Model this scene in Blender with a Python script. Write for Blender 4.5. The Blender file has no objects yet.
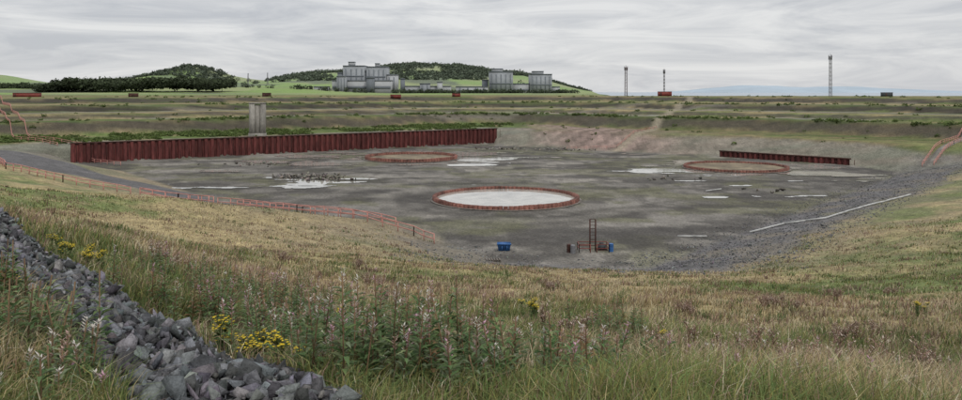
import bpy, bmesh, math, random
import numpy as np
from mathutils import Vector
random.seed(7); rng=np.random.default_rng(11)
scene=bpy.context.scene
# ------------------------------------------------------------ helpers
def hash2(ix,iy,s):
    n=(ix.astype(np.int64)*374761393+iy.astype(np.int64)*668265263+s*1442695041)&0xffffffff
    n=((n^(n>>13))*1274126177)&0xffffffff
    n=(n^(n>>16))&0xffffffff
    return n/4294967295.0
def vnoise(x,y,s=0):
    x=np.asarray(x,float);y=np.asarray(y,float)
    ix=np.floor(x);iy=np.floor(y);fx=x-ix;fy=y-iy
    fx=fx*fx*(3-2*fx);fy=fy*fy*(3-2*fy)
    a=hash2(ix,iy,s);b=hash2(ix+1,iy,s);c=hash2(ix,iy+1,s);d=hash2(ix+1,iy+1,s)
    return (a*(1-fx)+b*fx)*(1-fy)+(c*(1-fx)+d*fx)*fy
def fbm(x,y,o=4,s=0):
    t=0;a=.5;n=0
    for i in range(o):
        t=t+a*vnoise(np.asarray(x)*2**i+17.3*i,np.asarray(y)*2**i-9.1*i,s+i);n+=a;a*=.5
    return t/n
def sst(a,b,x):
    t=np.clip((x-a)/(b-a),0,1);return t*t*(3-2*t)
def mix(a,b,t): return a*(1-t)+b*t
# ------------------------------------------------------------ terrain
POLY=[(-118,207),(6,295),(5,283),(46,250),(75,234),(101,205),(105,185),(19,84),(12,85),(2,88),(-5.5,100),(-8,112),(-42,129),(-92,190)]
NE=len(POLY)
def segd(x,y,a,b):
    ax,ay=a;bx,by=b;dx=bx-ax;dy=by-ay
    t=np.clip(((x-ax)*dx+(y-ay)*dy)/(dx*dx+dy*dy),0,1)
    return np.hypot(x-ax-t*dx,y-ay-t*dy)
def polyd(x,y,pts):
    d=np.full(np.shape(x),1e9)
    for a,b in zip(pts[:-1],pts[1:]): d=np.minimum(d,segd(x,y,a,b))
    return d
def inside(x,y):
    r=np.zeros(np.shape(x),bool)
    for i in range(NE):
        ax,ay=POLY[i];bx,by=POLY[(i+1)%NE]
        if ay==by: continue
        c=((ay>y)!=(by>y))&(x<(bx-ax)*(y-ay)/(by-ay)+ax)
        r^=c
    return r
def smoothtab(xs,ys,maxd,win):
    g=np.linspace(0,maxd,maxd*4+1);v=np.interp(g,xs,ys)
    k=win*4;vp=np.pad(v,(k,k),mode='edge');vp[:k]=0
    c=np.convolve(vp,np.ones(k)/k,'same')[k:-k]
    return g,c
NEARG,NEARV=smoothtab([0,26,46,66,71,76,79,81,86,100,150],[0,5.6,9.6,14,15.1,16.3,17.1,17.7,18.2,18.5,18.6],200,2)
TX=[38,46,62,68,95,101,150,156,163,400];TZ=[6.0,10.0,10.3,12.0,12.2,14.5,14.8,16.8,17.3,17.3]
FARG,FARV=smoothtab([0,17]+TX,[0,5.5]+TZ,400,2)
WALG,WALV=smoothtab([0,1.4,3.2]+TX,[0,0,4.9]+TZ,400,1)
HX=np.array([-1400,-1100,-900,-650,-600,-540,-437,-340,-290,-237,-170,-87,0,63,130,213,280,330,380])
HZ=np.array([0,24,26,26,44,56,58,70,84,92,94,92,78,66,64,44,20,4,-5])
ROCKL=[(-.75,3.2),(-1.7,4.9),(-3.65,7.4),(-7.3,11.8),(-13,18)]
def rockmask(x,y):
    w=.46+.034*np.maximum(0,y)
    return w-polyd(x,y,ROCKL)
def dists(x,y):
    ds=[segd(x,y,POLY[i],POLY[(i+1)%NE]) for i in range(NE)]
    far=np.minimum.reduce([ds[i] for i in (1,2,3,4,5)]);wall=ds[0]
    near=np.minimum.reduce([ds[i] for i in (6,7,8,9,10,11,12)]);lf=ds[13]
    return inside(x,y),wall,np.minimum(far,lf),near
def height(x,y,D=None):
    x=np.asarray(x,float);y=np.asarray(y,float)
    ins,wall,far,near=D if D is not None else dists(x,y)
    d=np.minimum(np.minimum(wall,far),near)
    add=np.clip(.7*(-x-2),0,9)*(1-sst(18,70,y))
    zn=np.interp(near+add,NEARG,NEARV)
    zn=zn+1.2*(fbm(x/9,y/9,3,5)-.5)*sst(5,30,near)+.18*(fbm(x/1.3,y/1.3,2,9)-.5)
    w=1.0-sst(-10,14,wall-far)
    jd=(fbm(x/25,y/25,3,3)-.5)*4*sst(5,30,d)
    zf=np.interp(np.minimum(far,wall)+jd,FARG,FARV); zw=np.interp(wall,WALG,WALV)
    zfw=mix(zf,zw,w)+.4*(fbm(x/14,y/14,3,21)-.5)*sst(10,30,d)
    fn=sst(-12,12,np.minimum(far,wall)-near)
    z=mix(zfw,zn,fn)
    z=np.where(ins,.12*(fbm(x/12,y/12,3,2)-.6),z)
    z=z+sst(420,700,y)*(.8*(fbm(x/80,y/80,3,31)-.4))
    hill=np.interp(x,HX,HZ)*np.exp(-((y-2500)/430.)**2)*(1+.12*(fbm(x/90,y/90,3,41)-.5))
    h2=46*np.exp(-((x+850)/105.)**2-((y-2200)/260)**2)*(.85+.3*fbm(x/60,y/60,3,43))
    h3=40*np.exp(-((x+1510)/100.)**2-((y-2300)/260)**2)
    h4=12*sst(-150,-450,x)*sst(900,1500,y)+8*sst(-800,-1100,x)*sst(900,1500,y)
    z=z+np.where(y>800,hill+h2+h3+h4*(.7+.6*fbm(x/150,y/150,2,44)),0)
    coast=80+.143*(y-540)+25*(fbm(y/60,y*0,2,51)-.5)
    sea=sst(0,60,x-coast)*sst(545,585,y+x*.12)
    sea=np.maximum(sea,sst(3400,3700,y))
    z=mix(z,1.0,sea)
    return z+.16*sst(-.2,.3,rockmask(x,y))
def hz(x,y): return float(height(np.array([x]),np.array([y]))[0])
ROAD=[(-36,127),(-44,132),(-70,150),(-94,160),(-110,164),(-150,185),(-230,250)]
def roadm(x,y,f):
    return sst(8,5.5,polyd(x,y,ROAD)+3*(f-.5)-13*sst(-72,-112,x))
def greenf(x,y):
    g=fbm(x/7,y/7,4,61)*.5+fbm(x/22,y/16,3,63)*.5
    g=g+.20*np.exp(-((segd(x,y,(-1.5,6),(-8,16)))/3.0)**2)+.10*sst(6,45,x)*(1-sst(110,160,y))+.0*sst(14,6,y)-.025
    g=g+.26*(fbm(x/1.7,y/1.7,3,67)-.5)
    return sst(.40,.66,g)
def gravelm(x,y,near,f1):
    gw=10+5.5*sst(90,180,y)+9*(f1-.5)*2-4*sst(4,-20,x)
    return sst(2.5,-2.5,near-gw)*sst(-30,16,x+14*(f1-.5)*2)
def colour(x,y,zz,D):
    n=len(x)
    def C(c): return np.tile(np.array(c,float),(n,1))
    ins,wall,far,near=D;fd=np.minimum(wall,far);d=np.minimum(fd,near)
    f1=fbm(x/6,y/6,4,71)[:,None];f2=fbm(x/22,y/22,4,73)[:,None];f3=fbm(x/1.2,y/1.2,3,75)[:,None]
    g=greenf(x,y)[:,None]
    grass=mix(C((.30,.24,.125)),C((.125,.15,.052)),g)
    grass=grass*(.6+.8*f3)
    bare=(sst(36,2,near+28*(f1[:,0]-.5)))[:,None]*.7
    grass=mix(grass,C((.185,.155,.118)),bare)
    gr=gravelm(x,y,near,f1[:,0])
    gravel=C((.115,.11,.11))*(.5+1.0*f3)
    gravel=mix(gravel,C((.18,.155,.115)),sst(.5,.72,f1)*.6)
    c=mix(grass,gravel,gr[:,None])
    # far banks
    gf=fbm(x/30,y/9+fd/6,4,81)
    dry=C((.205,.165,.085));grn=C((.07,.108,.025));shade=C((.052,.045,.035));gry=C((.15,.142,.128))  # the dark tone is painted shade for the steep terrace faces
    fb=mix(dry,grn,sst(.42,.60,gf)[:,None]*.8)
    q=fd+4*(f2[:,0]-.5)*2
    def band(a,b,s=1.5): return (sst(a-s,a+s,q)*(1-sst(b-s,b+s,q)))[:,None]
    fb=mix(fb,gry*(.7+.6*f1),band(-9,15)*.75)
    fb=mix(fb,grn*(.7+.7*f1),band(17,37)*sst(.3,.5,f1)*.9*np.where(x<20,1,.55)[:,None])
    fb=mix(fb,shade,band(38,46)*.9)
    fb=mix(fb,grn,band(47,54)*.85*np.where(x<60,1,.75)[:,None])
    fb=mix(fb,gry*1.15,band(55,61)*.75*sst(.35,.55,f2))
    fb=mix(fb,shade,band(62,68)*.85)
    fb=mix(fb,C((.23,.19,.10)),band(70,79)*.6)
    fb=mix(fb,gry*1.1,band(80,92)*.55)
    fb=mix(fb,shade*.8,band(94,101)*.95)
    fb=mix(fb,grn*.8,band(103,114)*.8)
    fb=mix(fb,C((.24,.195,.105)),band(120,142)*.5)
    fb=mix(fb,shade,band(149,158)*.95)
    ln=vnoise(q/2.6,(x+y)/70,85)*.5+vnoise(q/7,(x+y)/90,86)*.5
    fb=fb*(.5+.95*ln[:,None])
    pk=np.exp(-((x-42)/24)**2)*band(0,34)[:,0]*sst(12,24,x)
    rows=.75+.4*(np.sin(fd*1.5)>0)
    fb=mix(fb,C((.235,.17,.145))*rows[:,None]*(.55+.85*f1),(pk*.92)[:,None])
    fb=fb*(.75+.5*f3)
    fn=sst(-8,8,fd-near)[:,None]
    c=mix(fb,c,fn)
    for pts,w,col,am in (([(46,252),(62,275),(78,310),(100,370),(125,440)],1.5,(.27,.235,.17),.7),
                     ([(-40,330),(40,345),(120,330),(220,270)],2.0,(.2,.18,.15),.5),
                     ([(-200,300),(-90,330),(-10,350),(60,372),(190,330)],1.6,(.24,.21,.16),.45)):
        c=mix(c,C(col),(sst(w+1,w-.6,polyd(x,y,pts))*am)[:,None])
    c=mix(c,C((.10,.096,.096))*(.7+.6*f3)*(.8+.4*f1),roadm(x,y,f1[:,0])[:,None])
    # floor
    fl=C((.15,.139,.123))
    fl=fl*(.55+.9*f2)*(.7+.6*f1)
    str_=fbm(x/30+y/60,y/6-x/10,4,91)[:,None]
    fl=mix(fl,C((.07,.064,.055)),sst(.47,.64,str_)*.65)
    fl=mix(fl,C((.27,.25,.215)),sst(.55,.70,fbm(x/22,y/8,4,95)[:,None])*.5)
    fl=mix(fl,C((.10,.10,.05)),sst(.53,.66,fbm(x/11,y/9,4,97)[:,None])*.6)
    fl=mix(fl,C((.055,.05,.045)),sst(.58,.68,fbm(x/5,y/5,4,99)[:,None])*.6)
    fl=mix(fl,C((.05,.046,.042)),sst(.53,.62,fbm(x/12,y/6,5,301)[:,None])*.7)
    tr=np.minimum(np.abs(np.hypot(x-4.6,y-139.5)-21-3*f2[:,0]),polyd(x,y,[(-40,132),(-18,165),(8,190),(45,180),(70,170)]))
    fl=mix(fl,C((.20,.185,.16)),(sst(3.0,.5,tr)*.35)[:,None])
    fl=fl*(.8+.4*f3)
    fm=np.where(ins,sst(-.2,1.5,d),0)[:,None]
    c=mix(c,fl,fm)
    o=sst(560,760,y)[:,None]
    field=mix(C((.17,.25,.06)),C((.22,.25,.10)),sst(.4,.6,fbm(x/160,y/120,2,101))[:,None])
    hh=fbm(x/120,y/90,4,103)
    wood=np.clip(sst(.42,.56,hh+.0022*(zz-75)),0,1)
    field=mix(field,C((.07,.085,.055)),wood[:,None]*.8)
    field=mix(field,C((.26,.29,.30)),(.08+.15*sst(1400,2600,y))[:,None])  # aerial haze mixed into the land colour, stronger with distance
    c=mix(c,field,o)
    c=mix(c,C((.03,.03,.03)),sst(-.15,.1,rockmask(x,y))[:,None])  # near-black bed: contact shadow between the rocks painted into the ground
    return np.clip(c,0.01,.9)
def newmesh(name,V,F,col=None,mat=None,smooth=False):
    me=bpy.data.meshes.new(name)
    Fs=F if isinstance(F,list) else [F]
    V=np.asarray(V,np.float32)
    me.vertices.add(len(V));me.vertices.foreach_set('co',V.ravel())
    idx=np.concatenate([np.asarray(f).ravel() for f in Fs]).astype(np.int32)
    cnt=np.concatenate([np.full(len(f),np.asarray(f).shape[1]) for f in Fs]).astype(np.int32)
    st=np.concatenate([[0],np.cumsum(cnt)[:-1]]).astype(np.int32)
    me.loops.add(len(idx));me.loops.foreach_set('vertex_index',idx)
    me.polygons.add(len(cnt));me.polygons.foreach_set('loop_start',st);me.polygons.foreach_set('loop_total',cnt)
    if smooth: me.polygons.foreach_set('use_smooth',np.ones(len(cnt),bool))
    me.update(calc_edges=True)
    if col is not None:
        a=me.color_attributes.new('Col','FLOAT_COLOR','POINT')
        c4=np.ones((len(V),4),np.float32);c4[:,:3]=col
        a.data.foreach_set('color',c4.ravel())
    ob=bpy.data.objects.new(name,me);scene.collection.objects.link(ob)
    if mat: me.materials.append(mat)
    return ob
# ------------------------------------------------------------ materials
def nt(name):
    m=bpy.data.materials.new(name);m.use_nodes=True
    t=m.node_tree;b=t.nodes['Principled BSDF'];return m,t,b
def N(t,k,**kw):
    n=t.nodes.new(k)
    for a,v in kw.items(): setattr(n,a,v)
    return n
def noise_mul(t,colsock,layers,stretch=None):
    geo=N(t,'ShaderNodeNewGeometry');cur=colsock;vec=geo.outputs['Position']
    if stretch:
        mp=N(t,'ShaderNodeMapping');mp.inputs['Scale'].default_value=stretch;t.links.new(vec,mp.inputs[0]);vec=mp.outputs[0]
    for s,lo,hi in layers:
        no=N(t,'ShaderNodeTexNoise');no.inputs['Scale'].default_value=s;no.inputs['Detail'].default_value=4;no.inputs['Roughness'].default_value=.65
        t.links.new(vec,no.inputs['Vector'])
        mr=N(t,'ShaderNodeMapRange');mr.inputs[1].default_value=.3;mr.inputs[2].default_value=.7;mr.inputs[3].default_value=lo;mr.inputs[4].default_value=hi
        t.links.new(no.outputs['Fac'],mr.inputs[0])
        mm=N(t,'ShaderNodeVectorMath',operation='SCALE')
        t.links.new(cur,mm.inputs[0]);t.links.new(mr.outputs[0],mm.inputs['Scale']);cur=mm.outputs[0]
    return cur,geo
def attr_mat(name,layers,rough=.95,bump=None,spec=.2,trans=0):
    m,t,b=nt(name)
    a=N(t,'ShaderNodeAttribute',attribute_name='Col')
    cur,geo=noise_mul(t,a.outputs['Color'],layers)
    t.links.new(cur,b.inputs['Base Color']);b.inputs['Roughness'].default_value=rough
    b.inputs['Specular IOR Level'].default_value=spec
    if trans:
        tr=N(t,'ShaderNodeBsdfTranslucent');t.links.new(cur,tr.inputs[0]);mx=N(t,'ShaderNodeMixShader');mx.inputs[0].default_value=trans
        t.links.new(b.outputs[0],mx.inputs[1]);t.links.new(tr.outputs[0],mx.inputs[2])
        t.links.new(mx.outputs[0],t.nodes['Material Output'].inputs[0])
    if bump:
        no=N(t,'ShaderNodeTexNoise');no.inputs['Scale'].default_value=bump[0];no.inputs['Detail'].default_value=6
        t.links.new(geo.outputs['Position'],no.inputs['Vector'])
        bp=N(t,'ShaderNodeBump');bp.inputs['Distance'].default_value=bump[1];bp.inputs['Strength'].default_value=1
        t.links.new(no.outputs['Fac'],bp.inputs['Height']);t.links.new(bp.outputs[0],b.inputs['Normal'])
    return m
def flat_mat(name,col,layers=((1.5,.75,1.2),),rough=.85,spec=.3,metal=0,stretch=None):
    m,t,b=nt(name)
    rgb=N(t,'ShaderNodeRGB');rgb.outputs[0].default_value=(*col,1)
    cur,geo=noise_mul(t,rgb.outputs[0],layers,stretch)
    t.links.new(cur,b.inputs['Base Color']);b.inputs['Roughness'].default_value=rough;b.inputs['Specular IOR Level'].default_value=spec
    b.inputs['Metallic'].default_value=metal
    return m
M_ground=attr_mat('ground_mat',((.35,.8,1.2),(2.5,.55,1.4),(14,.7,1.3)),bump=(3.0,.25))
M_grass=attr_mat('grass_blade_mat',((6,.8,1.2),),rough=.8,trans=.25)
M_leaf=attr_mat('foliage_mat',((6,.8,1.2),),rough=.75,trans=.3)
M_wood=attr_mat('woodland_mat',((.08,.7,1.25),),rough=.95)
M_rock=attr_mat('rock_mat',((9,.6,1.4),(60,.75,1.25)),rough=.7,bump=(25,.03))
M_rust=flat_mat('rusty_steel',(.098,.027,.024),((.25,.55,1.4),(1.6,.45,1.5)),rough=.8,stretch=(1,1,.25))
M_rustd=flat_mat('dark_rust',(.06,.028,.022),((.5,.6,1.4),),rough=.85)
M_pink=flat_mat('faded_red_paint',(.47,.22,.185),((1.0,.7,1.2),),rough=.7)
M_conc=flat_mat('concrete',(.27,.255,.225),((.4,.6,1.2),(3,.75,1.2)),rough=.9,stretch=(1,1,.3))
M_foot=flat_mat('ring_footing',(.17,.15,.13),((.4,.6,1.3),(3,.7,1.25)),rough=.9)
M_ringrim=flat_mat('ring_rim_rust',(.15,.066,.05),((.35,.45,1.6),(3,.55,1.4)),rough=.9)
M_white=flat_mat('white_paint',(.50,.50,.48),((1,.6,1.1),),rough=.6)
M_blue=flat_mat('blue_paint',(.04,.12,.30),((2,.7,1.2),),rough=.5)
M_red=flat_mat('red_paint',(.20,.045,.035),((.5,.7,1.2),),rough=.6)
M_steel=flat_mat('galvanised_steel',(.2,.2,.21),((1,.8,1.1),),rough=.5,metal=.3)
M_dark=flat_mat('dark_panel',(.06,.065,.07),((.05,.8,1.2),))
M_ps1=flat_mat('cladding_grey',(.27,.285,.30),((.02,.8,1.15),(.1,.85,1.15)))  # grey cladding tones, desaturated to put distance haze in the colour
M_ps2=flat_mat('cladding_pale',(.38,.39,.395),((.02,.8,1.15),))
M_psd=flat_mat('cladding_dark',(.15,.165,.18),((.03,.85,1.1),))
def water_mat(name,col,ior,rough):
    m,t,b=nt(name);b.inputs['Roughness'].default_value=rough;b.inputs['IOR'].default_value=ior
    rgb=N(t,'ShaderNodeRGB');rgb.outputs[0].default_value=(*col,1)
    cur,geo=noise_mul(t,rgb.outputs[0],((.3,.65,1.25),(2,.9,1.1)))
    t.links.new(cur,b.inputs['Base Color'])
    no=N(t,'ShaderNodeTexNoise');no.inputs['Scale'].default_value=1.2
    t.links.new(geo.outputs['Position'],no.inputs['Vector'])
    bp=N(t,'ShaderNodeBump');bp.inputs['Distance'].default_value=.004
    t.links.new(no.outputs['Fac'],bp.inputs['Height']);t.links.new(bp.outputs[0],b.inputs['Normal'])
    return m
M_water=water_mat('puddle_water',(.37,.355,.315),1.6,.06)  # pale base colour stands in for part of the sky reflection
M_sea=water_mat('sea_water',(.26,.31,.36),1.33,.3)
# ------------------------------------------------------------ ground sheet
cy=-10
th=np.radians(np.linspace(-62,62,960))
r=np.exp(np.linspace(math.log(1.0),math.log(4300),680))
T,R=np.meshgrid(th,r)
X=(R*np.sin(T)).ravel();Y=(cy+R*np.cos(T)).ravel()
D=dists(X,Y);Z=height(X,Y,D)
nr,nc=T.shape
i=np.arange(nr-1)[:,None]*nc+np.arange(nc-1)[None,:]
F=np.stack([i,i+1,i+1+nc,i+nc],-1).reshape(-1,4)
newmesh('ground',np.stack([X,Y,Z],1),F[:,::-1],colour(X,Y,Z,D),M_ground,True)
newmesh('sea',[(-9000,500,8),(30000,500,8),(60000,50000,8),(-60000,50000,8)],np.array([[0,1,2,3]]),None,M_sea)
def ridge(name,y,x0,x1,hfun,depth,col):
    xs=np.linspace(x0,x1,240);rows=[]
    for k,(f,dy) in enumerate(((0,-depth),(.6,-depth*.5),(1,0),(.5,depth))):
        h=hfun(xs)*f*(1+.15*(fbm(xs/300+k,xs*0+k,3,k)-.5));rows.append(np.stack([xs,np.full_like(xs,y+dy),8+h],1))
    V=np.concatenate(rows);n=240
    i=np.arange(3)[:,None]*n+np.arange(n-1)[None,:]
    F=np.stack([i,i+1,i+1+n,i+n],-1).reshape(-1,4)
    return newmesh(name,V,F,None,flat_mat(name+'_mat',col,((.0008,.85,1.1),),rough=1,spec=0),True)
ridge('distant_hills',13000,2900,14000,lambda x:(45+60*np.exp(-((x-4600)/800)**2)+45*np.exp(-((x-6200)/900)**2)+40*fbm(x/700,x*0,3,5))*sst(2900,4000,x)*(1-.5*sst(7000,8500,x)),900,(.34,.40,.45))  # blue-grey albedo carries the aerial haze, no volume used
# ------------------------------------------------------------ generic part builders
class MB:
    def __init__(s): s.v=[];s.q=[];s.t=[];s.c=[]
    def add(s,vs,fs,col=(1,1,1)):
        b=len(s.v);s.v+=[tuple(p) for p in vs];s.c+=[col]*len(vs)
        for f in fs: (s.q if len(f)==4 else s.t).append([b+k for k in f])
    def box(s,x0,x1,y0,y1,z0,z1,rot=0,o=(0,0,0)):
        vs=[]
        for z in (z0,z1):
            for x,y in ((x0,y0),(x1,y0),(x1,y1),(x0,y1)):
                c,sn=math.cos(rot),math.sin(rot)
                vs.append((o[0]+x*c-y*sn,o[1]+x*sn+y*c,o[2]+z))
        s.add(vs,[(3,2,1,0),(4,5,6,7),(0,1,5,4),(1,2,6,5),(2,3,7,6),(3,0,4,7)])
    def beam(s,a,b,w,col=(1,1,1)):
        a=Vector(a);b=Vector(b);d=(b-a).normalized()
        u=d.cross(Vector((0,0,1)))
        if u.length<.01:u=Vector((1,0,0))
        u.normalize();v=d.cross(u)
        vs=[p+(u*i+v*j)*w/2 for p in (a,b) for i,j in ((-1,-1),(1,-1),(1,1),(-1,1))]
        s.add(vs,[(3,2,1,0),(4,5,6,7),(0,1,5,4),(1,2,6,5),(2,3,7,6),(3,0,4,7)],col)
    def build(s,name,mat,usecol=False,parent=None):
        F=[]
        if s.q:F.append(np.array(s.q))
        if s.t:F.append(np.array(s.t))
        o=newmesh(name,np.array(s.v),F,np.array(s.c) if usecol else None,mat)
        if parent:o.parent=parent
        return o
def empty(name):
    e=bpy.data.objects.new(name,None);scene.collection.objects.link(e);return e
# ------------------------------------------------------------ sheet pile wall
def sheet_pile(name,a,b,h,per,dep,zb=-.4):
    root=empty(name);a=Vector(a);b=Vector(b);L=(b-a).length;u=(b-a)/L;n=Vector((u.y,-u.x))
    prof=[(0,0),(.12,1),(.5,1),(.62,0)];pts=[];k=0
    while k*per<L:
        for t,o in prof:
            s_=(k+t)*per
            if s_<=L: pts.append((s_,o*dep))
        k+=1
    m=MB()
    for (s0,o0),(s1,o1) in zip(pts[:-1],pts[1:]):
        p0=a+u*s0+n*o0;p1=a+u*s1+n*o1
        m.add([(p0.x,p0.y,zb),(p1.x,p1.y,zb),(p1.x,p1.y,h),(p0.x,p0.y,h)],[(0,1,2,3)])
    m.build('piles',M_rust,parent=root)
    c=MB();c.beam((a.x+n.x*.25,a.y+n.y*.25,h+.18),(b.x+n.x*.25,b.y+n.y*.25,h+.18),.36)
    c.build('capping_beam',M_rustd,parent=root)
    c=MB();k=0
    while k*per<L:
        p=a+u*(k*per+per*.81)+n*.02
        c.beam((p.x,p.y,zb),(p.x,p.y,h-.05),.12);k+=1
    c.build('joints',M_rustd,parent=root)
sheet_pile('sheet_pile_wall',(-114.6,209.4),(6.3,295.2),5.5,1.9,.6)
sheet_pile('sheet_pile_wall',(74,232.5),(101,204.5),1.6,1.6,.4)
# ------------------------------------------------------------ rings
def ring(cx,cy_,R,h,fill,n=96):
    root=empty('circular_foundation_ring');m=MB();w=.7
    for k in range(n):
        a0=2*math.pi*k/n;a1=2*math.pi*(k+1)/n
        hh=h*(1-.07*random.random()-.22*float(vnoise(np.array([k/7.]),np.array([cx]),3)[0]))
        def P(r_,a,z):return (cx+r_*math.cos(a),cy_+r_*math.sin(a),z)
        g=0.003
        vs=[P(R,a0+g,-.3),P(R,a1-g,-.3),P(R,a1-g,hh),P(R,a0+g,hh),P(R-w,a0+g,-.3),P(R-w,a1-g,-.3),P(R-w,a1-g,hh),P(R-w,a0+g,hh)]
        m.add(vs,[(0,1,2,3),(5,4,7,6),(3,2,6,7),(0,3,7,4),(1,5,6,2)])
    m.build('rim_segments',M_ringrim,parent=root)
    m=MB();m2=[(cx+(R-w*.5)*math.cos(2*math.pi*k/n),cy_+(R-w*.5)*math.sin(2*math.pi*k/n),fill[0]) for k in range(n)]
    m.add([(cx,cy_,fill[0])]+m2,[(0,k+1,(k+1)%n+1) for k in range(n)])
    m.build('basin_fill',fill[1],parent=root)
    m=MB()
    for k in range(n):
        a0=2*math.pi*k/n;a1=2*math.pi*(k+1)/n
        vs=[(cx+q*math.cos(a),cy_+q*math.sin(a),z) for q,z in ((R+.4,.12),(R+.02,.18)) for a in (a0,a1)]
        m.add(vs,[(0,1,3,2)])
    m.build('footing',M_foot,parent=root)
M_ringearth=flat_mat('ring_earth',(.15,.12,.078),((.12,.45,1.6),(.6,.55,1.4)))
ring(4.6,139.5,13.6,.95,(.3,M_water))
ring(-20.9,225,13.8,1.2,(.3,M_ringearth))
ring(66.8,197,13.2,.9,(.3,M_ringearth))
# ------------------------------------------------------------ puddles (ragged shorelines on the floor)
gx=np.arange(-90,102,.45);gy=np.arange(132,285,.45)
GX,GY=np.meshgrid(gx,gy);gxr=GX.ravel();gyr=GY.ravel()
nz=fbm(gxr/12,gyr/6,5,301)-.78;fld=nz.copy()
for a,b,c,d,s in [(50,189,12,7,.44),(60,181,12,4,.42),(80,184,12,7,.44),(86,200,7,10,.40),(48,206,7,7,.38),(66,214,12,5,.38),
    (-36,163,11,6,.38),(-43,168,5,4,.30),(-30,174,7,3,.28),(-52,232,13,7,.42),(-38,242,12,6,.42),(-3,240,10,10,.42),(0,220,9,9,.40),(-14,204,16,5,.40),(-42,208,11,5,.40),(-62,216,8,6,.36),(-25,252,16,6,.40),
    (44,142,3,1.6,.4),(55,160,3.5,1.8,.4),(-66,190,7,3,.3)]:
    fld=np.maximum(fld,nz+s*np.exp(-((gxr-a)/c)**4-((gyr-b)/d)**4))
fld=np.maximum(fld,nz+.32*np.exp(-((np.hypot(gxr-66.8,gyr-197)-16)/3.5)**2))
fld=np.maximum(fld,nz+.32*np.exp(-((np.hypot(gxr+20.9,gyr-225)-17)/3.5)**2))
keep=(fld>0)&inside(gxr,gyr)
for cx,c2,R_ in ((4.6,139.5,14.1),(-20.9,225,14.3),(66.8,197,13.7)): keep&=np.hypot(gxr-cx,gyr-c2)>R_+.4
kx=gxr[keep];ky=gyr[keep];h_=.225
V=np.stack([np.stack([kx-h_,ky-h_],1),np.stack([kx+h_,ky-h_],1),np.stack([kx+h_,ky+h_],1),np.stack([kx-h_,ky+h_],1)],1)
V=V.reshape(-1,2);V=np.concatenate([V,np.full((len(V),1),.075)],1)
newmesh('puddles',V,np.arange(len(V)).reshape(-1,4),None,M_water)
# ------------------------------------------------------------ rocks
def hull_rock(seed,n=11):
    rr=random.Random(seed);bm=bmesh.new()
    for _ in range(n):
        v=Vector((rr.gauss(0,1),rr.gauss(0,1),rr.gauss(0,1))).normalized()*rr.uniform(.7,1.2)
        bm.verts.new((v.x*1.1,v.y*.8,v.z*.5))
    bmesh.ops.convex_hull(bm,input=bm.verts);bmesh.ops.triangulate(bm,faces=bm.faces)
    loose=[v for v in bm.verts if not v.link_faces];bmesh.ops.delete(bm,geom=loose,context='VERTS')
    bm.verts.index_update()
    V=np.array([v.co[:] for v in bm.verts]);F=np.array([[v.index for v in f.verts] for f in bm.faces]);bm.free();return V,F
PROTO=[hull_rock(s,random.choice((7,8,10))) for s in range(30)]
def rocks(name,pts,sizes,cols,mat):
    VV=[];FF=[];CC=[];b=0
    Q=rng.normal(size=(len(pts),4));Q/=np.linalg.norm(Q,axis=1)[:,None]
    for p,s,c,q in zip(pts,sizes,cols,Q):
        V,F=random.choice(PROTO);w,x,y,z=q
        M=np.array([[1-2*(y*y+z*z),2*(x*y-z*w),2*(x*z+y*w)],[2*(x*y+z*w),1-2*(x*x+z*z),2*(y*z-x*w)],[2*(x*z-y*w),2*(y*z+x*w),1-2*(x*x+y*y)]])
        VV.append((V*s)@M.T+p);FF.append(F+b);CC.append(np.tile(c,(len(V),1)));b+=len(V)
    return newmesh(name,np.concatenate(VV),np.concatenate(FF),np.concatenate(CC),mat)
def greys(n,lo,hi,tint=(1,1,1)):
    g=(lo+(hi-lo)*rng.random(n)**1.4)[:,None];return g*np.array(tint)[None]*(1+.05*rng.normal(size=(n,3)))
cand=40000;tt=rng.uniform(0,1,cand);L_=np.array([math.dist(a,b) for a,b in zip(ROCKL[:-1],ROCKL[1:])])
wts=L_/np.array([5,6,8,13]);sg=rng.choice(4,cand,p=wts/wts.sum())
RA=np.array(ROCKL);x=RA[sg,0]+(RA[sg+1,0]-RA[sg,0])*tt+rng.normal(0,.6,cand);y=RA[sg,1]+(RA[sg+1,1]-RA[sg,1])*tt+rng.normal(0,.6,cand)
k=np.where(rockmask(x,y)>-.10+.14*rng.random(cand)-.04)[0][:7000];x=x[k];y=y[k]
sz=rng.choice([.03,.04,.055,.07,.085,.10,.12,.145],len(k),p=[.16,.18,.19,.17,.13,.09,.05,.03])*rng.uniform(.8,1.15,len(k))
rocks('rock_pile',np.stack([x,y,height(x,y)+rng.uniform(-.03,.12,len(k))],1),sz,greys(len(k),.04,.20,(.99,1,1.03)),M_rock)
pts=[];sz=[]
for cx,cy2,n,sp in ((-42,176,150,4.5),(-35,171,60,3),(58,150,10,3),(8,262,60,5),(30,258,50,6),(-60,205,30,6),(40,172,12,5)):
    for _ in range(n):
        pts.append((random.gauss(cx,sp),random.gauss(cy2,sp*.45),.1+random.random()*.3));sz.append(random.uniform(.15,.7))
rocks('rubble_heap',np.array(pts),sz,greys(len(pts),.05,.26,(1.1,1,.85)),M_rock)
n=6500;t=rng.random(n)**1.3;w=rng.uniform(-4,15,n);x=19+86*t+w*.761+rng.normal(0,1,n);y=84+101*t-w*.648+rng.normal(0,1,n)
rocks('gravel_stones',np.stack([x,y,height(x,y)+.02],1),rng.uniform(.05,.18,n)*(1+(rng.random(n)>.97)),greys(n,.05,.19),M_rock)
n=3000;x=rng.uniform(-9,32,n);y=rng.uniform(62,98,n);f=fbm(x/3,y/3,3,7)
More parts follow.
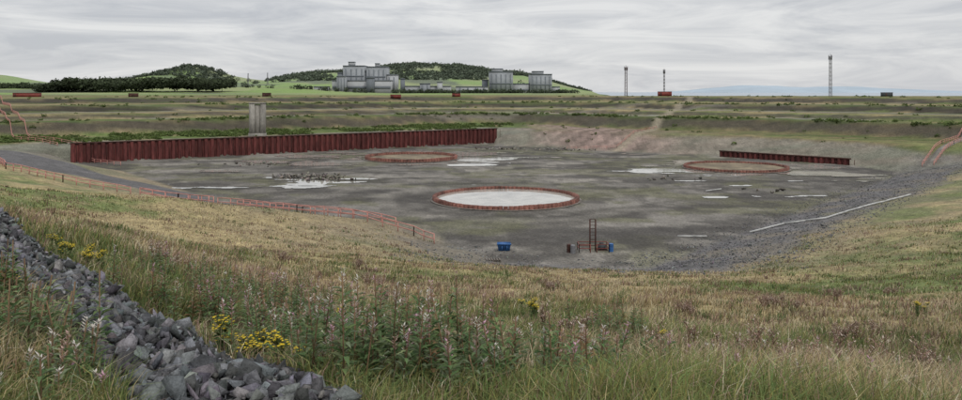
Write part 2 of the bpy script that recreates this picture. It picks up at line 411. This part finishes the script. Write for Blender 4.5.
ii,wl_,fr_,nr2=dists(x,y);k=(f>.48)&(nr2<22)&(~ii|(nr2<5));x=x[k];y=y[k]
rocks('toe_stones',np.stack([x,y,height(x,y)+.02],1),rng.uniform(.05,.2,len(x)),greys(len(x),.06,.24),M_rock)
# ------------------------------------------------------------ railings
def railing(pts,h=1.2,step=2.4,w=.12,name='handrail',mat=None):
    m=MB();P=[Vector(p) for p in pts];prev=None
    for a,b in zip(P[:-1],P[1:]):
        L=(b-a).length;n=max(1,round(L/step))
        for k in range(n+1):
            q=a.lerp(b,k/n);z=hz(q.x,q.y)
            cur=Vector((q.x,q.y,z))
            m.beam(cur-Vector((0,0,.3)),cur+Vector((0,0,h)),w)
            if prev is not None and (cur-prev).length>.1:
                for f in (1,.52): m.beam(prev+Vector((0,0,h*f)),cur+Vector((0,0,h*f)),w*.85)
            prev=cur
    return m.build(name,mat or M_pink)
railing([(-98,150),(-83,131),(-68,122),(-57,122)])
railing([(-55,121),(-48,119),(-41,115)],1.4);railing([(-54,118.8),(-47,116.4),(-41,113)],1.4)
railing([(-40,114),(-27,110),(-9,100.5),(-6,96)],1.3)
railing([(-38,117),(-27,113.5),(-12,105.5)])
railing([(110,187),(126,205),(143,222)],1.1,w=.11);railing([(112,185.5),(128,203),(145,220.5)],1.1,w=.11)
railing([(-98,204),(-120,219),(-137,228),(-175,280),(-218,340)],1.1,step=3.5,w=.11)
railing([(-122,216),(-140,225),(-178,278),(-222,338)],1.1,step=3.5,w=.11)
railing([(30,262),(46,254),(56,268),(66,282)],1.0,step=3.5,w=.09)
def stairs(a,b,w,n):
    m=MB()
    for k in range(n):
        t=k/n;x=a[0]+(b[0]-a[0])*t;y=a[1]+(b[1]-a[1])*t;z=hz(x,y)
        rot=math.atan2(b[1]-a[1],b[0]-a[0]);m.box(-.22,.22,-w/2,w/2,z-.2,z+.15,rot,(x,y,0))
    m.build('concrete_steps',M_conc)
stairs((111,186.3),(144,221.2),1.8,70);stairs((-54,119.9),(-41,114),1.3,26)
def pipe(name,pts,r_,mat,off=.2):
    m=MB();Q=[]
    P=[Vector(p) for p in pts]
    for a,b in zip(P[:-1],P[1:]):
        n=max(2,int((b-a).length/2))
        for k in range(n): q=a.lerp(b,k/n);Q.append(q)
    Q.append(P[-1]);Q=[Vector((q.x,q.y,hz(q.x,q.y)+off)) for q in Q]
    for a,b in zip(Q[:-1],Q[1:]): m.beam(a,b,r_)
    m.build(name,mat)
pipe('white_pipe',[(38,106),(44.5,110),(50,108.5),(56,114),(71,124)],.2,M_white)
pipe('white_pipe',[(27,103),(31,103)],.18,M_white)
pipe('white_pipe',[(45,150),(49,153)],.2,M_white,.25)
# ------------------------------------------------------------ concrete pier
root=empty('concrete_pier');m=MB();o=(-74.5,250,hz(-74.5,250))
m.box(-2.7,-.9,-1.6,1.6,-1,11.0,.3,o);m.box(.9,2.7,-1.6,1.6,-1,11.0,.3,o);m.box(-.9,.9,-1.1,1.3,-1,10.6,.3,o)
m.build('shaft',M_conc,parent=root);m=MB();m.box(-2.9,2.9,-1.8,1.8,-1,1.2,.3,o);m.box(-2.8,2.8,-1.7,1.7,11.003,11.4,.3,o);m.build('base_and_cap',M_conc,parent=root)
# ------------------------------------------------------------ lattice masts
def mast(x,y,h,w0,w1,mat,name='lattice_mast',top=True,th=.16):
    root=empty(name);z0=hz(x,y)-.5;m=MB();n=int(h/2.2);t=th
    def C(k,i):
        f=k/n;w=w0+(w1-w0)*f;sx,sy=((-1,-1),(1,-1),(1,1),(-1,1))[i%4];return (x+sx*w/2,y+sy*w/2,z0+h*f)
    for k in range(n):
        for i in range(4):
            m.beam(C(k,i),C(k+1,i),t);m.beam(C(k,i),C(k+1,i+1),t*.6);m.beam(C(k+1,i),C(k+1,i+1),t*.6)
    m.build('lattice',mat,parent=root)
    if top:
        m=MB();zt=z0+h
        m.box(-w1*.9,w1*.9,-w1*.9,w1*.9,-.1,.1,0,(x,y,zt))
        for a in range(3):
            an=a*2.094+.3;px_=x+math.cos(an)*w1*.9;py_=y+math.sin(an)*w1*.9
            m.beam((px_,py_,zt-1.8),(px_,py_,zt+1),.4);m.beam((x,y,zt-.6),(px_,py_,zt-.6),.15)
        m.beam((x,y,zt),(x,y,zt+2.0),.12)
        m.build('antennas',mat,parent=root)
mast(100.5,520,20,1.6,1.2,M_rustd);mast(127,520,18,.8,.7,M_steel);mast(205,440,24,1.4,1.0,M_steel)
for xx,yy in ((-590,1900),(-555,1950)): mast(xx,yy,30,3.2,1.2,M_steel,'electricity_pylon',th=.35)
def container(x,y,L,W,H,rot,mat,name='shipping_container'):
    root=empty(name);z=hz(x,y)-.1;m=MB();n=int(L/.6)
    m.box(-L/2,L/2,-W/2,W/2,0,H,rot,(x,y,z));
    for k in range(n):
        xx=-L/2+.15+k*(L-.3)/n;m.box(xx,xx+.25,-W/2-.06,-W/2-.003,.15,H-.15,rot,(x,y,z))
    m.build('body',mat,parent=root);m=MB();m.box(-L/2-.08,L/2+.08,-W/2-.1,W/2+.1,H+.003,H+.18,rot,(x,y,z));m.box(-L/2+.6,-L/2+1.6,-W/2-.1,-W/2-.064,.1,H-.5,rot,(x,y,z));m.build('roof_and_door',M_rustd,parent=root)
container(120,490,8.5,3,3.0,.1,M_red);container(-242,400,13,4,2.2,0,M_red);container(-190,410,5,2.5,2.0,.4,M_rustd,'site_hut')
container(-50,440,6,2.5,2.0,0,M_red);container(-15,455,5,2.5,2.0,0,M_red);container(238,440,6,3,2.4,.3,M_dark,'site_hut');container(-130,455,5,3,2.2,.2,M_rustd,'site_hut')
# ------------------------------------------------------------ items at toe of slope
root=empty('blue_skip');m=MB();z=hz(3,95)
vs=[(2.2,94.4,z),(3.6,94.4,z),(3.6,95.4,z),(2.2,95.4,z),(2.05,94.2,z+.9),(3.75,94.2,z+.9),(3.75,95.6,z+.9),(2.05,95.6,z+.9)]
m.add(vs,[(3,2,1,0),(0,1,5,4),(1,2,6,5),(2,3,7,6),(3,0,4,7)]);m.box(2.0,3.8,94.08,94.19,.82,.98,0,(0,0,z));m.box(2.6,2.7,94.2,94.3,.1,.8,0,(0,0,z));m.box(3.2,3.3,94.2,94.3,.1,.8,0,(0,0,z));m.build('bin',M_blue,parent=root)
root=empty('access_ladder_frame');m=MB();x0,y0=14,94;z=hz(x0,y0)
for dx in (-.35,.35):
    for dy in (-.3,.3): m.beam((x0+dx,y0+dy,z-.2),(x0+dx,y0+dy,z+4.0),.08)
for k in range(9):
    zz=z+.4+k*.42;m.beam((x0-.35,y0-.3,zz),(x0+.35,y0-.3,zz),.045)
for zz in (1.4,2.8,4.0):
    for dx in (-.35,.35):m.beam((x0+dx,y0-.3,z+zz),(x0+dx,y0+.3,z+zz),.06)
    m.beam((x0-.35,y0+.3,z+zz),(x0+.35,y0+.3,z+zz),.06)
m.build('tower',M_rustd,parent=root);m=MB()
for a,b in (((-1.8,-.8),(-.4,-.8)),((.4,-.8),(1.9,-.8)),((-1.8,-.8),(-1.8,.9)),((1.9,-.8),(1.9,.9)),((-1.8,.9),(1.9,.9))):
    for zz in (.55,1.05): m.beam((x0+a[0],y0+a[1],z+zz),(x0+b[0],y0+b[1],z+zz),.07)
    for q in (a,b): m.beam((x0+q[0],y0+q[1],z),(x0+q[0],y0+q[1],z+1.05),.08)
m.build('guard_rails',M_red,parent=root)
root=empty('pump_unit');m=MB();m.box(-.4,.4,-.4,.4,.1,.7,.2,(15.3,95,hz(15.3,95)));m.box(-.25,.15,-.25,.25,.703,.95,.2,(15.3,95,hz(15.3,95)));m.build('housing',M_dark,parent=root)
m=MB();m.box(-.6,.6,-.5,.5,-.1,.1,.2,(15.3,95,hz(15.3,95)));m.build('skid',M_rustd,parent=root)
def drum(c,mat):
    root=empty('drum');m=MB();z=hz(*c);R_=.3
    for k in range(12):
        a0=k*math.pi/6;a1=(k+1)*math.pi/6
        for (z0,z1,rr) in ((0,.3,R_),(.3,.36,R_+.03),(.36,.7,R_),(.7,.76,R_+.03),(.76,1.0,R_)):
            m.add([(c[0]+rr*math.cos(a0),c[1]+rr*math.sin(a0),z+z0),(c[0]+rr*math.cos(a1),c[1]+rr*math.sin(a1),z+z0),(c[0]+rr*math.cos(a1),c[1]+rr*math.sin(a1),z+z1),(c[0]+rr*math.cos(a0),c[1]+rr*math.sin(a0),z+z1)],[(0,1,2,3)])
        m.add([(c[0],c[1],z+.99),(c[0]+R_*math.cos(a0),c[1]+R_*math.sin(a0),z+.99),(c[0]+R_*math.cos(a1),c[1]+R_*math.sin(a1),z+.99)],[(0,1,2)])
    m.build('body',mat,parent=root)
drum((11.4,93),M_steel);drum((16.3,94),M_blue);drum((11,93.5),M_rustd)
root=empty('broken_pallet');m=MB();z=hz(10,88)
for k in range(6): m.box(9.4+k*.3,9.6+k*.3,87.3,88.5,.25,.32,.1,(0,0,z))
for k in range(3): m.box(9.3,11.1,87.4+k*.45,87.5+k*.45,.05,.245,.1,(0,0,z))
m.build('boards',M_foot,parent=root)
# ------------------------------------------------------------ power stations
def block(root,x0,x1,y0,y1,z0,z1,mat,stripes=0,bands=(),name='block'):
    m=MB();m.box(x0,x1,y0,y1,z0,z1);m.build(name,mat,parent=root)
    m=MB()
    for k in range(stripes):
        w=(x1-x0)/stripes;m.box(x0+w*(k+.4),x0+w*(k+.6),y0-.6,y0-.01,z0+3,z1-(z1-z0)*.1)
    for f0,f1 in bands: m.box(x0+1,x1-1,y0-.9,y0-.61,z0+(z1-z0)*f0,z0+(z1-z0)*f1)
    if stripes or bands:m.build(name+'_windows',M_psd,parent=root)
    m=MB();m.box(x0-.5,x1+.5,y0-1.2,y1+.5,z1+.02,z1+1.4);m.build(name+'_parapet',M_psd,parent=root)
ps=empty('power_station')
block(ps,-276,-233,1500,1560,16,72,M_ps1,4,((.3,.36),(.62,.66)),'reactor_hall')
block(ps,-229,-190,1500,1560,16,70,M_ps1,4,((.3,.36),(.62,.66)),'reactor_hall_b')
block(ps,-233,-229,1505,1550,16,62,M_psd,0,(),'link')
block(ps,-288,-276.1,1505,1550,16,58,M_psd,2,(),'annex')
block(ps,-189,-170,1505,1550,16,54,M_ps2,2,(),'annex_b')
block(ps,-292,-176,1470,1498,16,42,M_ps2,0,((.4,.6),),'turbine_hall')
block(ps,-280,-262,1455,1469,16,50,M_ps1,3,(),'control_block')
block(ps,-222,-208,1455,1469,16,47,M_psd,0,(),'service_block')
block(ps,-268,-256,1515,1530,73.6,80,M_ps2,0,(),'roof_plant');block(ps,-214,-206,1515,1530,71.6,77,M_ps2,0,(),'roof_plant_b')
block(ps,-150,-60,1480,1510,16,31,M_ps2,0,((.3,.5),),'offices');block(ps,-330,-304,1480,1510,16,30,M_ps2,0,(),'store')
block(ps,-120,-100,1470,1479,16,36,M_ps1,2,(),'workshop');block(ps,-86,-76,1470,1479,16,39,M_ps2,0,(),'tank_house')
block(ps,-160,-152,1490,1500,16,46,M_psd,0,(),'stack')
ps=empty('power_station')
block(ps,16,64,1500,1550,16,60,M_ps1,5,((.45,.5),),'reactor_hall');block(ps,22,44,1510,1540,61.6,66,M_ps2,0,(),'roof_house')
block(ps,64.1,97,1505,1540,16,36,M_ps2,0,((.3,.5),),'turbine_hall')
block(ps,-50,14,1490,1520,16,30,M_ps2,4,(),'workshops');block(ps,2,15,1524,1545,16,44,M_psd,0,(),'stair_tower')
ps=empty('power_station')
block(ps,98,142,1500,1550,16,55,M_ps1,5,((.45,.5),),'reactor_hall');block(ps,104,126,1510,1540,56.6,61,M_ps2,0,(),'roof_house')
block(ps,142.6,158,1505,1540,16,30,M_ps2,0,(),'store')
# ------------------------------------------------------------ woodland masses
def leafcloud(name,centers,radii,nper,leaf,basecol,mat,flat=1.0):
    centers=np.asarray(centers);n=len(centers);k=n*nper
    d=rng.normal(size=(k,3));d/=np.linalg.norm(d,axis=1)[:,None]
    rad=np.repeat(np.asarray(radii),nper)
    lump=.75+.5*rng.random(k)
    p=np.repeat(centers,nper,0)+d*rad[:,None]*(lump*.9)[:,None]*np.array([1,1,flat])
    s=rad*leaf
    V=np.repeat(p,3,0)+rng.normal(size=(k*3,3))*np.repeat(s,3)[:,None]
    b=.55+.45*np.clip(d[:,2]+.3,0,1)+.25*(rng.random(k)-.5)  # clump tops lighter, undersides darker: top light painted into leaf colour
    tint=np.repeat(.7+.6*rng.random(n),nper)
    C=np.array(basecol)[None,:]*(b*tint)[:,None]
    newmesh(name,V,np.arange(k*3).reshape(-1,3),np.repeat(C,3,0),mat)
def cloudxy(name,x,y,rad,zo,nper,leaf,col,flat=1,mat=None):
    leafcloud(name,np.stack([x,y,height(x,y)+zo],1),rad,nper,leaf,col,mat or M_wood,flat)
n=800;x=rng.uniform(-640,-380,n);y=rng.uniform(1060,1170,n)
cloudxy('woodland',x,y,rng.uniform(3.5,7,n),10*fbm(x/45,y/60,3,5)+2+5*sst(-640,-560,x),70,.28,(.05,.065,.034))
n=160;x=rng.uniform(-960,-610,n);y=rng.uniform(1250,1330,n)
cloudxy('woodland',x,y,rng.uniform(3.5,7,n),6*fbm(x/45,y/60,3,5),70,.28,(.05,.065,.034))
n=7000;x=rng.uniform(-640,340,n);y=rng.uniform(2080,2600,n)
k=(fbm(x/120,y/90,4,103)+.0022*(height(x,y)-75))>.45;x=x[k][:2200];y=y[k][:2200]
cloudxy('hill_woodland',x,y,rng.uniform(4,8,len(x)),2,40,.3,(.09,.112,.078),.8)  # paler, greyer green: haze over the hill trees is in their colour
n=420;x=rng.normal(-850,75,n);y=rng.uniform(2000,2260,n)
cloudxy('hill_woodland',x,y,rng.uniform(4,8,n),2,40,.3,(.085,.105,.075),.8)
n=300;x=np.where(rng.random(n)<.6,rng.uniform(-170,180,n),rng.uniform(-1100,-200,n));y=rng.uniform(1380,1450,n)
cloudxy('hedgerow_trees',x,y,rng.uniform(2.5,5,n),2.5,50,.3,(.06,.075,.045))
# scrub on far banks
n=70000;x=rng.uniform(-230,230,n);y=rng.uniform(200,470,n)
ins,wl,fr,nr_=dists(x,y);d=np.minimum(wl,fr)
lim=np.where((d>18)&(d<37)&(x<14),.7,.01)+np.where((d>46)&(d<54),.4,0)+np.where((d>102)&(d<110),.16,0)
lim=np.where((wl<fr)&(x<14)&(d>13)&(d<37),.8,lim)
k=(~ins)&(nr_>d)&(d>5)&(fbm(x/18,y/9,3,15)>.47)&(rng.random(n)<lim);x=x[k][:3600];y=y[k][:3600]
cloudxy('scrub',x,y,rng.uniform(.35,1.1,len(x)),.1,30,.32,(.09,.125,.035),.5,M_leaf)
# ------------------------------------------------------------ grass
def grass_field():
    n=400000
    lr=rng.uniform(math.log(3.0),math.log(105),n);rr=np.exp(lr);an=rng.uniform(-.72,.72,n)
    x=rr*np.sin(an);y=rr*np.cos(an)
    # tussocks and dead seed-stem patches
    m=4200;lr=rng.uniform(math.log(6.0),math.log(100),m);ra=np.exp(lr);aa=rng.uniform(-.7,.7,m);per=16
    tx=np.repeat(ra*np.sin(aa),per)+rng.normal(0,1,m*per)*np.repeat(.06+.0035*ra,per)
    ty=np.repeat(ra*np.cos(aa),per)+rng.normal(0,1,m*per)*np.repeat(.06+.0035*ra,per)
    tus=np.concatenate([np.zeros(n),np.repeat(.5+.5*rng.random(m),per)]);kind=np.concatenate([np.zeros(n),np.repeat(rng.random(m),per)])
    x=np.concatenate([x,tx]);y=np.concatenate([y,ty]);rr=np.hypot(x,y);n=len(x)
    cl=fbm(x/.5,y/.5,2,201)+.35*rng.random(n)+tus*.5
    ins,wl,fr,nr_=dists(x,y)
    f1=fbm(x/6,y/6,4,71)
    keep=(~ins)&(rockmask(x,y)<.06*rng.random(n)-.03)&(nr_>2+22*(f1-.38))&(nr_<np.minimum(wl,fr))&(cl>.45+.16*sst(.5,.62,f1)+.22*sst(34,6,nr_))
    keep&=(gravelm(x,y,nr_,f1)<.15+.5*rng.random(n)**2)&(roadm(x,y,f1)<.3)
    x=x[keep];y=y[keep];rr=rr[keep];tus=tus[keep];kind=kind[keep];n=len(x)
    z=height(x,y)
    g=greenf(x,y);patch=fbm(x/2.2,y/2.2,3,211)
    h=(.08+.20*rng.random(n)+.32*sst(.35,.7,patch)*rng.random(n))*(1-.35*sst(12,40,rr))
    h=h*(1-.25*(tus>0))+tus*.28*(.6+.4*rng.random(n))
    w=.0020+.00038*rr
    a=rng.uniform(0,2*math.pi,n);lean=rng.uniform(.1,.95,n)*h
    wind=.12*h
    dx=np.cos(a);dy=np.sin(a)
    fa=rng.uniform(0,math.pi,n);ux=np.cos(fa);uy=np.sin(fa)
    V=np.zeros((n,5,3))
    V[:,0]=np.stack([x-ux*w,y-uy*w,z-.03],1);V[:,1]=np.stack([x+ux*w,y+uy*w,z-.03],1)
    mx=x+dx*lean*.35+wind*.4;my=y+dy*lean*.35
    V[:,2]=np.stack([mx-ux*w*.7,my-uy*w*.7,z+h*.6],1);V[:,3]=np.stack([mx+ux*w*.7,my+uy*w*.7,z+h*.6],1)
    V[:,4]=np.stack([x+dx*lean+wind,y+dy*lean,z+h*(1-.35*lean/h)],1)
    base=np.arange(n)[:,None]*5
    Q=base+np.array([[0,1,3,2]]);T_=base+np.array([[2,3,4]])
    isg=(rng.random(n)<(.05+.82*g))
    dry=np.array([.41,.325,.18])[None]*(.6+.65*rng.random(n))[:,None]
    sel=rng.random(n);dry=np.where((sel<.16)[:,None],np.array([.52,.46,.33])[None]*(.8+.4*rng.random(n))[:,None],dry)
    pz=sst(.46,.58,fbm(x/3.5,y/3.5,3,221))
    dry=np.where((sel>.92-.36*pz)[:,None],np.array([.29,.19,.15])[None]*(.75+.5*rng.random(n))[:,None],dry)
    gr=np.array([.155,.20,.068])[None]*(.5+.85*rng.random(n))[:,None];gr[:,0]*=(.8+.7*rng.random(n))
    c=np.where(isg[:,None],gr,dry)
    tc_=np.where((kind<.4)[:,None],np.array([.10,.135,.05]),np.where((kind<.7)[:,None],np.array([.20,.13,.10]),np.array([.47,.40,.26])))
    c=np.where((tus>0)[:,None],tc_*(.7+.6*rng.random(n))[:,None],c)
    c=c*(.75+.5*fbm(x/4,y/4,3,225))[:,None]
    C=np.repeat(c[:,None,:],5,1);C[:,0]*=.5;C[:,1]*=.5  # root vertices darkened, painting shade at the foot of each blade
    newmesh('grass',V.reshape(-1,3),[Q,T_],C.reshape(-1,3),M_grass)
grass_field()
# ------------------------------------------------------------ wild plants
def leaf(m,p,d,L,w,col,droop=.3):
    d=Vector(d);s=d.cross(Vector((0,0,1)));s.normalize() if s.length>1e-4 else None
    mid=p+d*L*.5;tip=p+d*L-Vector((0,0,droop*L))
    m.add([p,mid+s*w,tip,mid-s*w],[(0,1,2,3)],col)
def jit(c,a=.3):
    f=1+random.uniform(-a,a);return tuple(v*f for v in c)
GR=((.105,.165,.065),(.13,.185,.07),(.17,.20,.09),(.08,.14,.05),(.15,.185,.105))
def willowherb(m,x,y,h,top=True):
    z=hz(x,y);p=Vector((x,y,z-.02));ln=Vector((random.gauss(0,.10),random.gauss(0,.10),1)).normalized()
    m.beam(p,p+ln*h,.008,jit((.20,.13,.075)))
    n=int(h*75);red=random.random()<.15
    for k in range(n):
        t=.05+.85*k/n;a=k*2.4+random.random();q=p+ln*h*t
        L=random.uniform(.09,.16)*(1.15-.65*t)
        leaf(m,q,(math.cos(a),math.sin(a),random.uniform(.2,.9)),L,L*.15,jit((.22,.14,.07) if red and random.random()<.6 else random.choice(GR)),random.uniform(.1,.5))
    if top:
        kind=random.random()
        if kind>.85: return
        for k in range(22):
            t=.80+.24*random.random();a=random.random()*6.28;q=p+ln*h*t
            col=(.48,.29,.36) if kind<.18 else ((.36,.25,.21) if kind<.5 else (.52,.48,.43))
            leaf(m,q,(math.cos(a),math.sin(a),.7),random.uniform(.015,.045)*(2.0-t*1.1),.006,jit(col),0)
def dock(m,x,y,h):
    z=hz(x,y);p=Vector((x,y,z-.02))
    for s in range(random.randint(2,4)):
        ln=Vector((random.gauss(0,.2),random.gauss(0,.2),1)).normalized();hh=h*random.uniform(.7,1)
        m.beam(p,p+ln*hh,.009,jit((.2,.13,.085)))
        for b in range(8):
            t=random.uniform(.45,1);q=p+ln*hh*t;a=random.random()*6.28;e=q+Vector((math.cos(a)*.08,math.sin(a)*.08,.10))
            m.beam(q,e,.005,(.17,.11,.08))
            for k in range(7):
                leaf(m,q.lerp(e,random.uniform(.3,1.1))+Vector([random.gauss(0,.015) for _ in range(3)]),(random.gauss(0,1),random.gauss(0,1),random.gauss(0,1)),.024,.009,jit(random.choice(((.30,.19,.15),(.5,.42,.35),(.26,.16,.12)))),0)
def ragwort(m,x,y,h,s=1):
    z=hz(x,y);p=Vector((x,y,z-.02))
    for st in range(random.randint(1,3)):
        ln=Vector((random.gauss(0,.12),random.gauss(0,.12),1)).normalized();hh=h*random.uniform(.7,1)
        m.beam(p,p+ln*hh,.009,(.10,.11,.05))
        for k in range(26):
            t=.1+.75*k/26;a=k*2.4;leaf(m,p+ln*hh*t,(math.cos(a),math.sin(a),.3),random.uniform(.05,.1),.014,jit((.085,.135,.045)))
        c=p+ln*hh
        for k in range(18):
            a=random.random()*6.28;r_=.08*s*math.sqrt(random.random());q=c+Vector((math.cos(a)*r_,math.sin(a)*r_,random.uniform(-.03,.03)))
            m.beam(c-ln*.08,q,.004,(.10,.12,.04))
            for j in range(5):
                an=j*1.256+random.random()*.4;m.add([q+Vector((0,0,.004)),q+Vector((math.cos(an)*.014,math.sin(an)*.014,.008)),q+Vector((math.cos(an+1)*.014,math.sin(an+1)*.014,.008))],[(0,1,2)],jit((.78,.58,.04),.15))
def clump(name,fn,cx,cy_,sx,sy,n,h0,h1,**kw):
    m=MB();x=rng.normal(cx,sx,n);y=rng.normal(cy_,sy,n);rm_=rockmask(x,y)
    for a,b,c in zip(x,y,rm_):
        if c>-.02 and random.random()<.94: continue
        fn(m,float(a),float(b),random.uniform(h0,h1),**kw)
    if m.v:m.build(name,M_leaf,True)
W='willowherb_clump'
clump(W,willowherb,-.8,6.4,.40,.6,100,.45,.95)
clump(W,willowherb,-.3,5.8,.5,.4,60,.3,.65)
clump(W,willowherb,1.0,7.0,.6,.8,60,.25,.6)
clump(W,willowherb,-3.0,10.6,.8,.9,95,.5,1.0)
clump(W,willowherb,-1.8,8.3,.45,.7,75,.4,.85)
clump(W,willowherb,-4.2,6.4,.22,.25,36,.4,.8,top=False)
clump(W,willowherb,-3.35,5.6,.2,.2,28,.35,.7,top=False)
clump(W,willowherb,-2.7,4.7,.25,.2,26,.25,.5)
clump(W,willowherb,2.1,12,.25,.4,34,.4,.85,top=False)
clump(W,willowherb,2.0,8,1.6,1.0,45,.2,.5)
clump(W,willowherb,-5.2,15.5,1.2,1.6,60,.4,.8)
clump(W,willowherb,5,10,2.5,1.5,40,.2,.45)
clump(W,willowherb,3.5,6.5,1.2,.7,26,.2,.45)
for x,y,n in ((-7.2,17.5,8),(-6.5,40,9),(-9,34,8),(1.7,12.5,6),(2.7,9.5,5),(3.75,9.2,8),(4.6,9,5),(5.3,9.5,6),(8.7,18,7),(-2.4,20,6),(10,26,7),(-4,28,7),(-14,45,8),(6,22,6),(-18,60,8),(3,32,7),(16,34,7),(-24,52,7),(12,16,5),(22,40,7),(-1,44,7)):
    clump('dead_dock',dock,x,y,.3,.3,n,.35,.7)
for x,y,n,s in ((-8.0,14.0,9,1.1),(-7.2,13.4,6,1),(-2.3,7.0,5,1),(-1.7,6.1,4,.9),(-4.5,6.8,4,.8),(-4.4,6.0,3,.8),(1.25,17,5,1),(14.6,25,5,1),(2.8,11,1,.8),(-2.9,14,2,.8)):
    clump('ragwort',ragwort,x,y,.2,.2,n,.4,.6,s=s)
# ------------------------------------------------------------ light and sky
w=bpy.data.worlds.new("World");scene.world=w;w.use_nodes=True;t=w.node_tree;t.nodes.clear()
out=t.nodes.new('ShaderNodeOutputWorld');sky=t.nodes.new('ShaderNodeTexSky');sky.sky_type='NISHITA';sky.sun_disc=False
EL,AZ=48,150
sky.sun_elevation=math.radians(EL);sky.sun_rotation=math.radians(AZ)
bg1=t.nodes.new('ShaderNodeBackground');bg1.inputs[1].default_value=.10;t.links.new(sky.outputs[0],bg1.inputs[0])
tc=t.nodes.new('ShaderNodeTexCoord');mp=t.nodes.new('ShaderNodeMapping');mp.inputs['Scale'].default_value=(2.4,2.4,17)
t.links.new(tc.outputs['Generated'],mp.inputs[0])
no=t.nodes.new('ShaderNodeTexNoise');no.inputs['Scale'].default_value=1.9;no.inputs['Detail'].default_value=9;no.inputs['Roughness'].default_value=.62;no.inputs['Distortion'].default_value=.7
t.links.new(mp.outputs[0],no.inputs['Vector'])
cr=t.nodes.new('ShaderNodeValToRGB');cr.color_ramp.elements[0].position=.36;cr.color_ramp.elements[0].color=(.53,.545,.58,1);cr.color_ramp.elements[1].position=.64;cr.color_ramp.elements[1].color=(.79,.79,.79,1)
t.links.new(no.outputs['Fac'],cr.inputs[0])
sep=t.nodes.new('ShaderNodeSeparateXYZ');t.links.new(tc.outputs['Generated'],sep.inputs[0])
mr=t.nodes.new('ShaderNodeMapRange');mr.inputs[1].default_value=.13;mr.inputs[2].default_value=.9;mr.inputs[3].default_value=1.0;mr.inputs[4].default_value=2.0
t.links.new(sep.outputs['Z'],mr.inputs[0])
bg2=t.nodes.new('ShaderNodeBackground');t.links.new(cr.outputs[0],bg2.inputs[0]);t.links.new(mr.outputs[0],bg2.inputs[1])
ms=t.nodes.new('ShaderNodeMixShader');ms.inputs[0].default_value=.93
t.links.new(bg1.outputs[0],ms.inputs[1]);t.links.new(bg2.outputs[0],ms.inputs[2]);t.links.new(ms.outputs[0],out.inputs[0])
sd=bpy.data.lights.new('sun','SUN');sd.energy=1.3;sd.angle=math.radians(12);sd.color=(1,.97,.92)
so=bpy.data.objects.new('sun',sd);scene.collection.objects.link(so)
dirv=Vector((math.sin(math.radians(AZ))*math.cos(math.radians(EL)),math.cos(math.radians(AZ))*math.cos(math.radians(EL)),math.sin(math.radians(EL))))
so.rotation_euler=dirv.to_track_quat('Z','Y').to_euler()
# ------------------------------------------------------------ camera
cd=bpy.data.cameras.new('camera');co=bpy.data.objects.new('camera',cd);scene.collection.objects.link(co)
co.location=(0,0,20);co.rotation_euler=(math.radians(90),0,0);cd.sensor_width=36;cd.lens=28.07;cd.shift_y=-108/962;cd.clip_end=120000;cd.clip_start=.1
scene.camera=co
scene.view_settings.view_transform='Standard';scene.view_settings.look='None';scene.view_settings.exposure=0
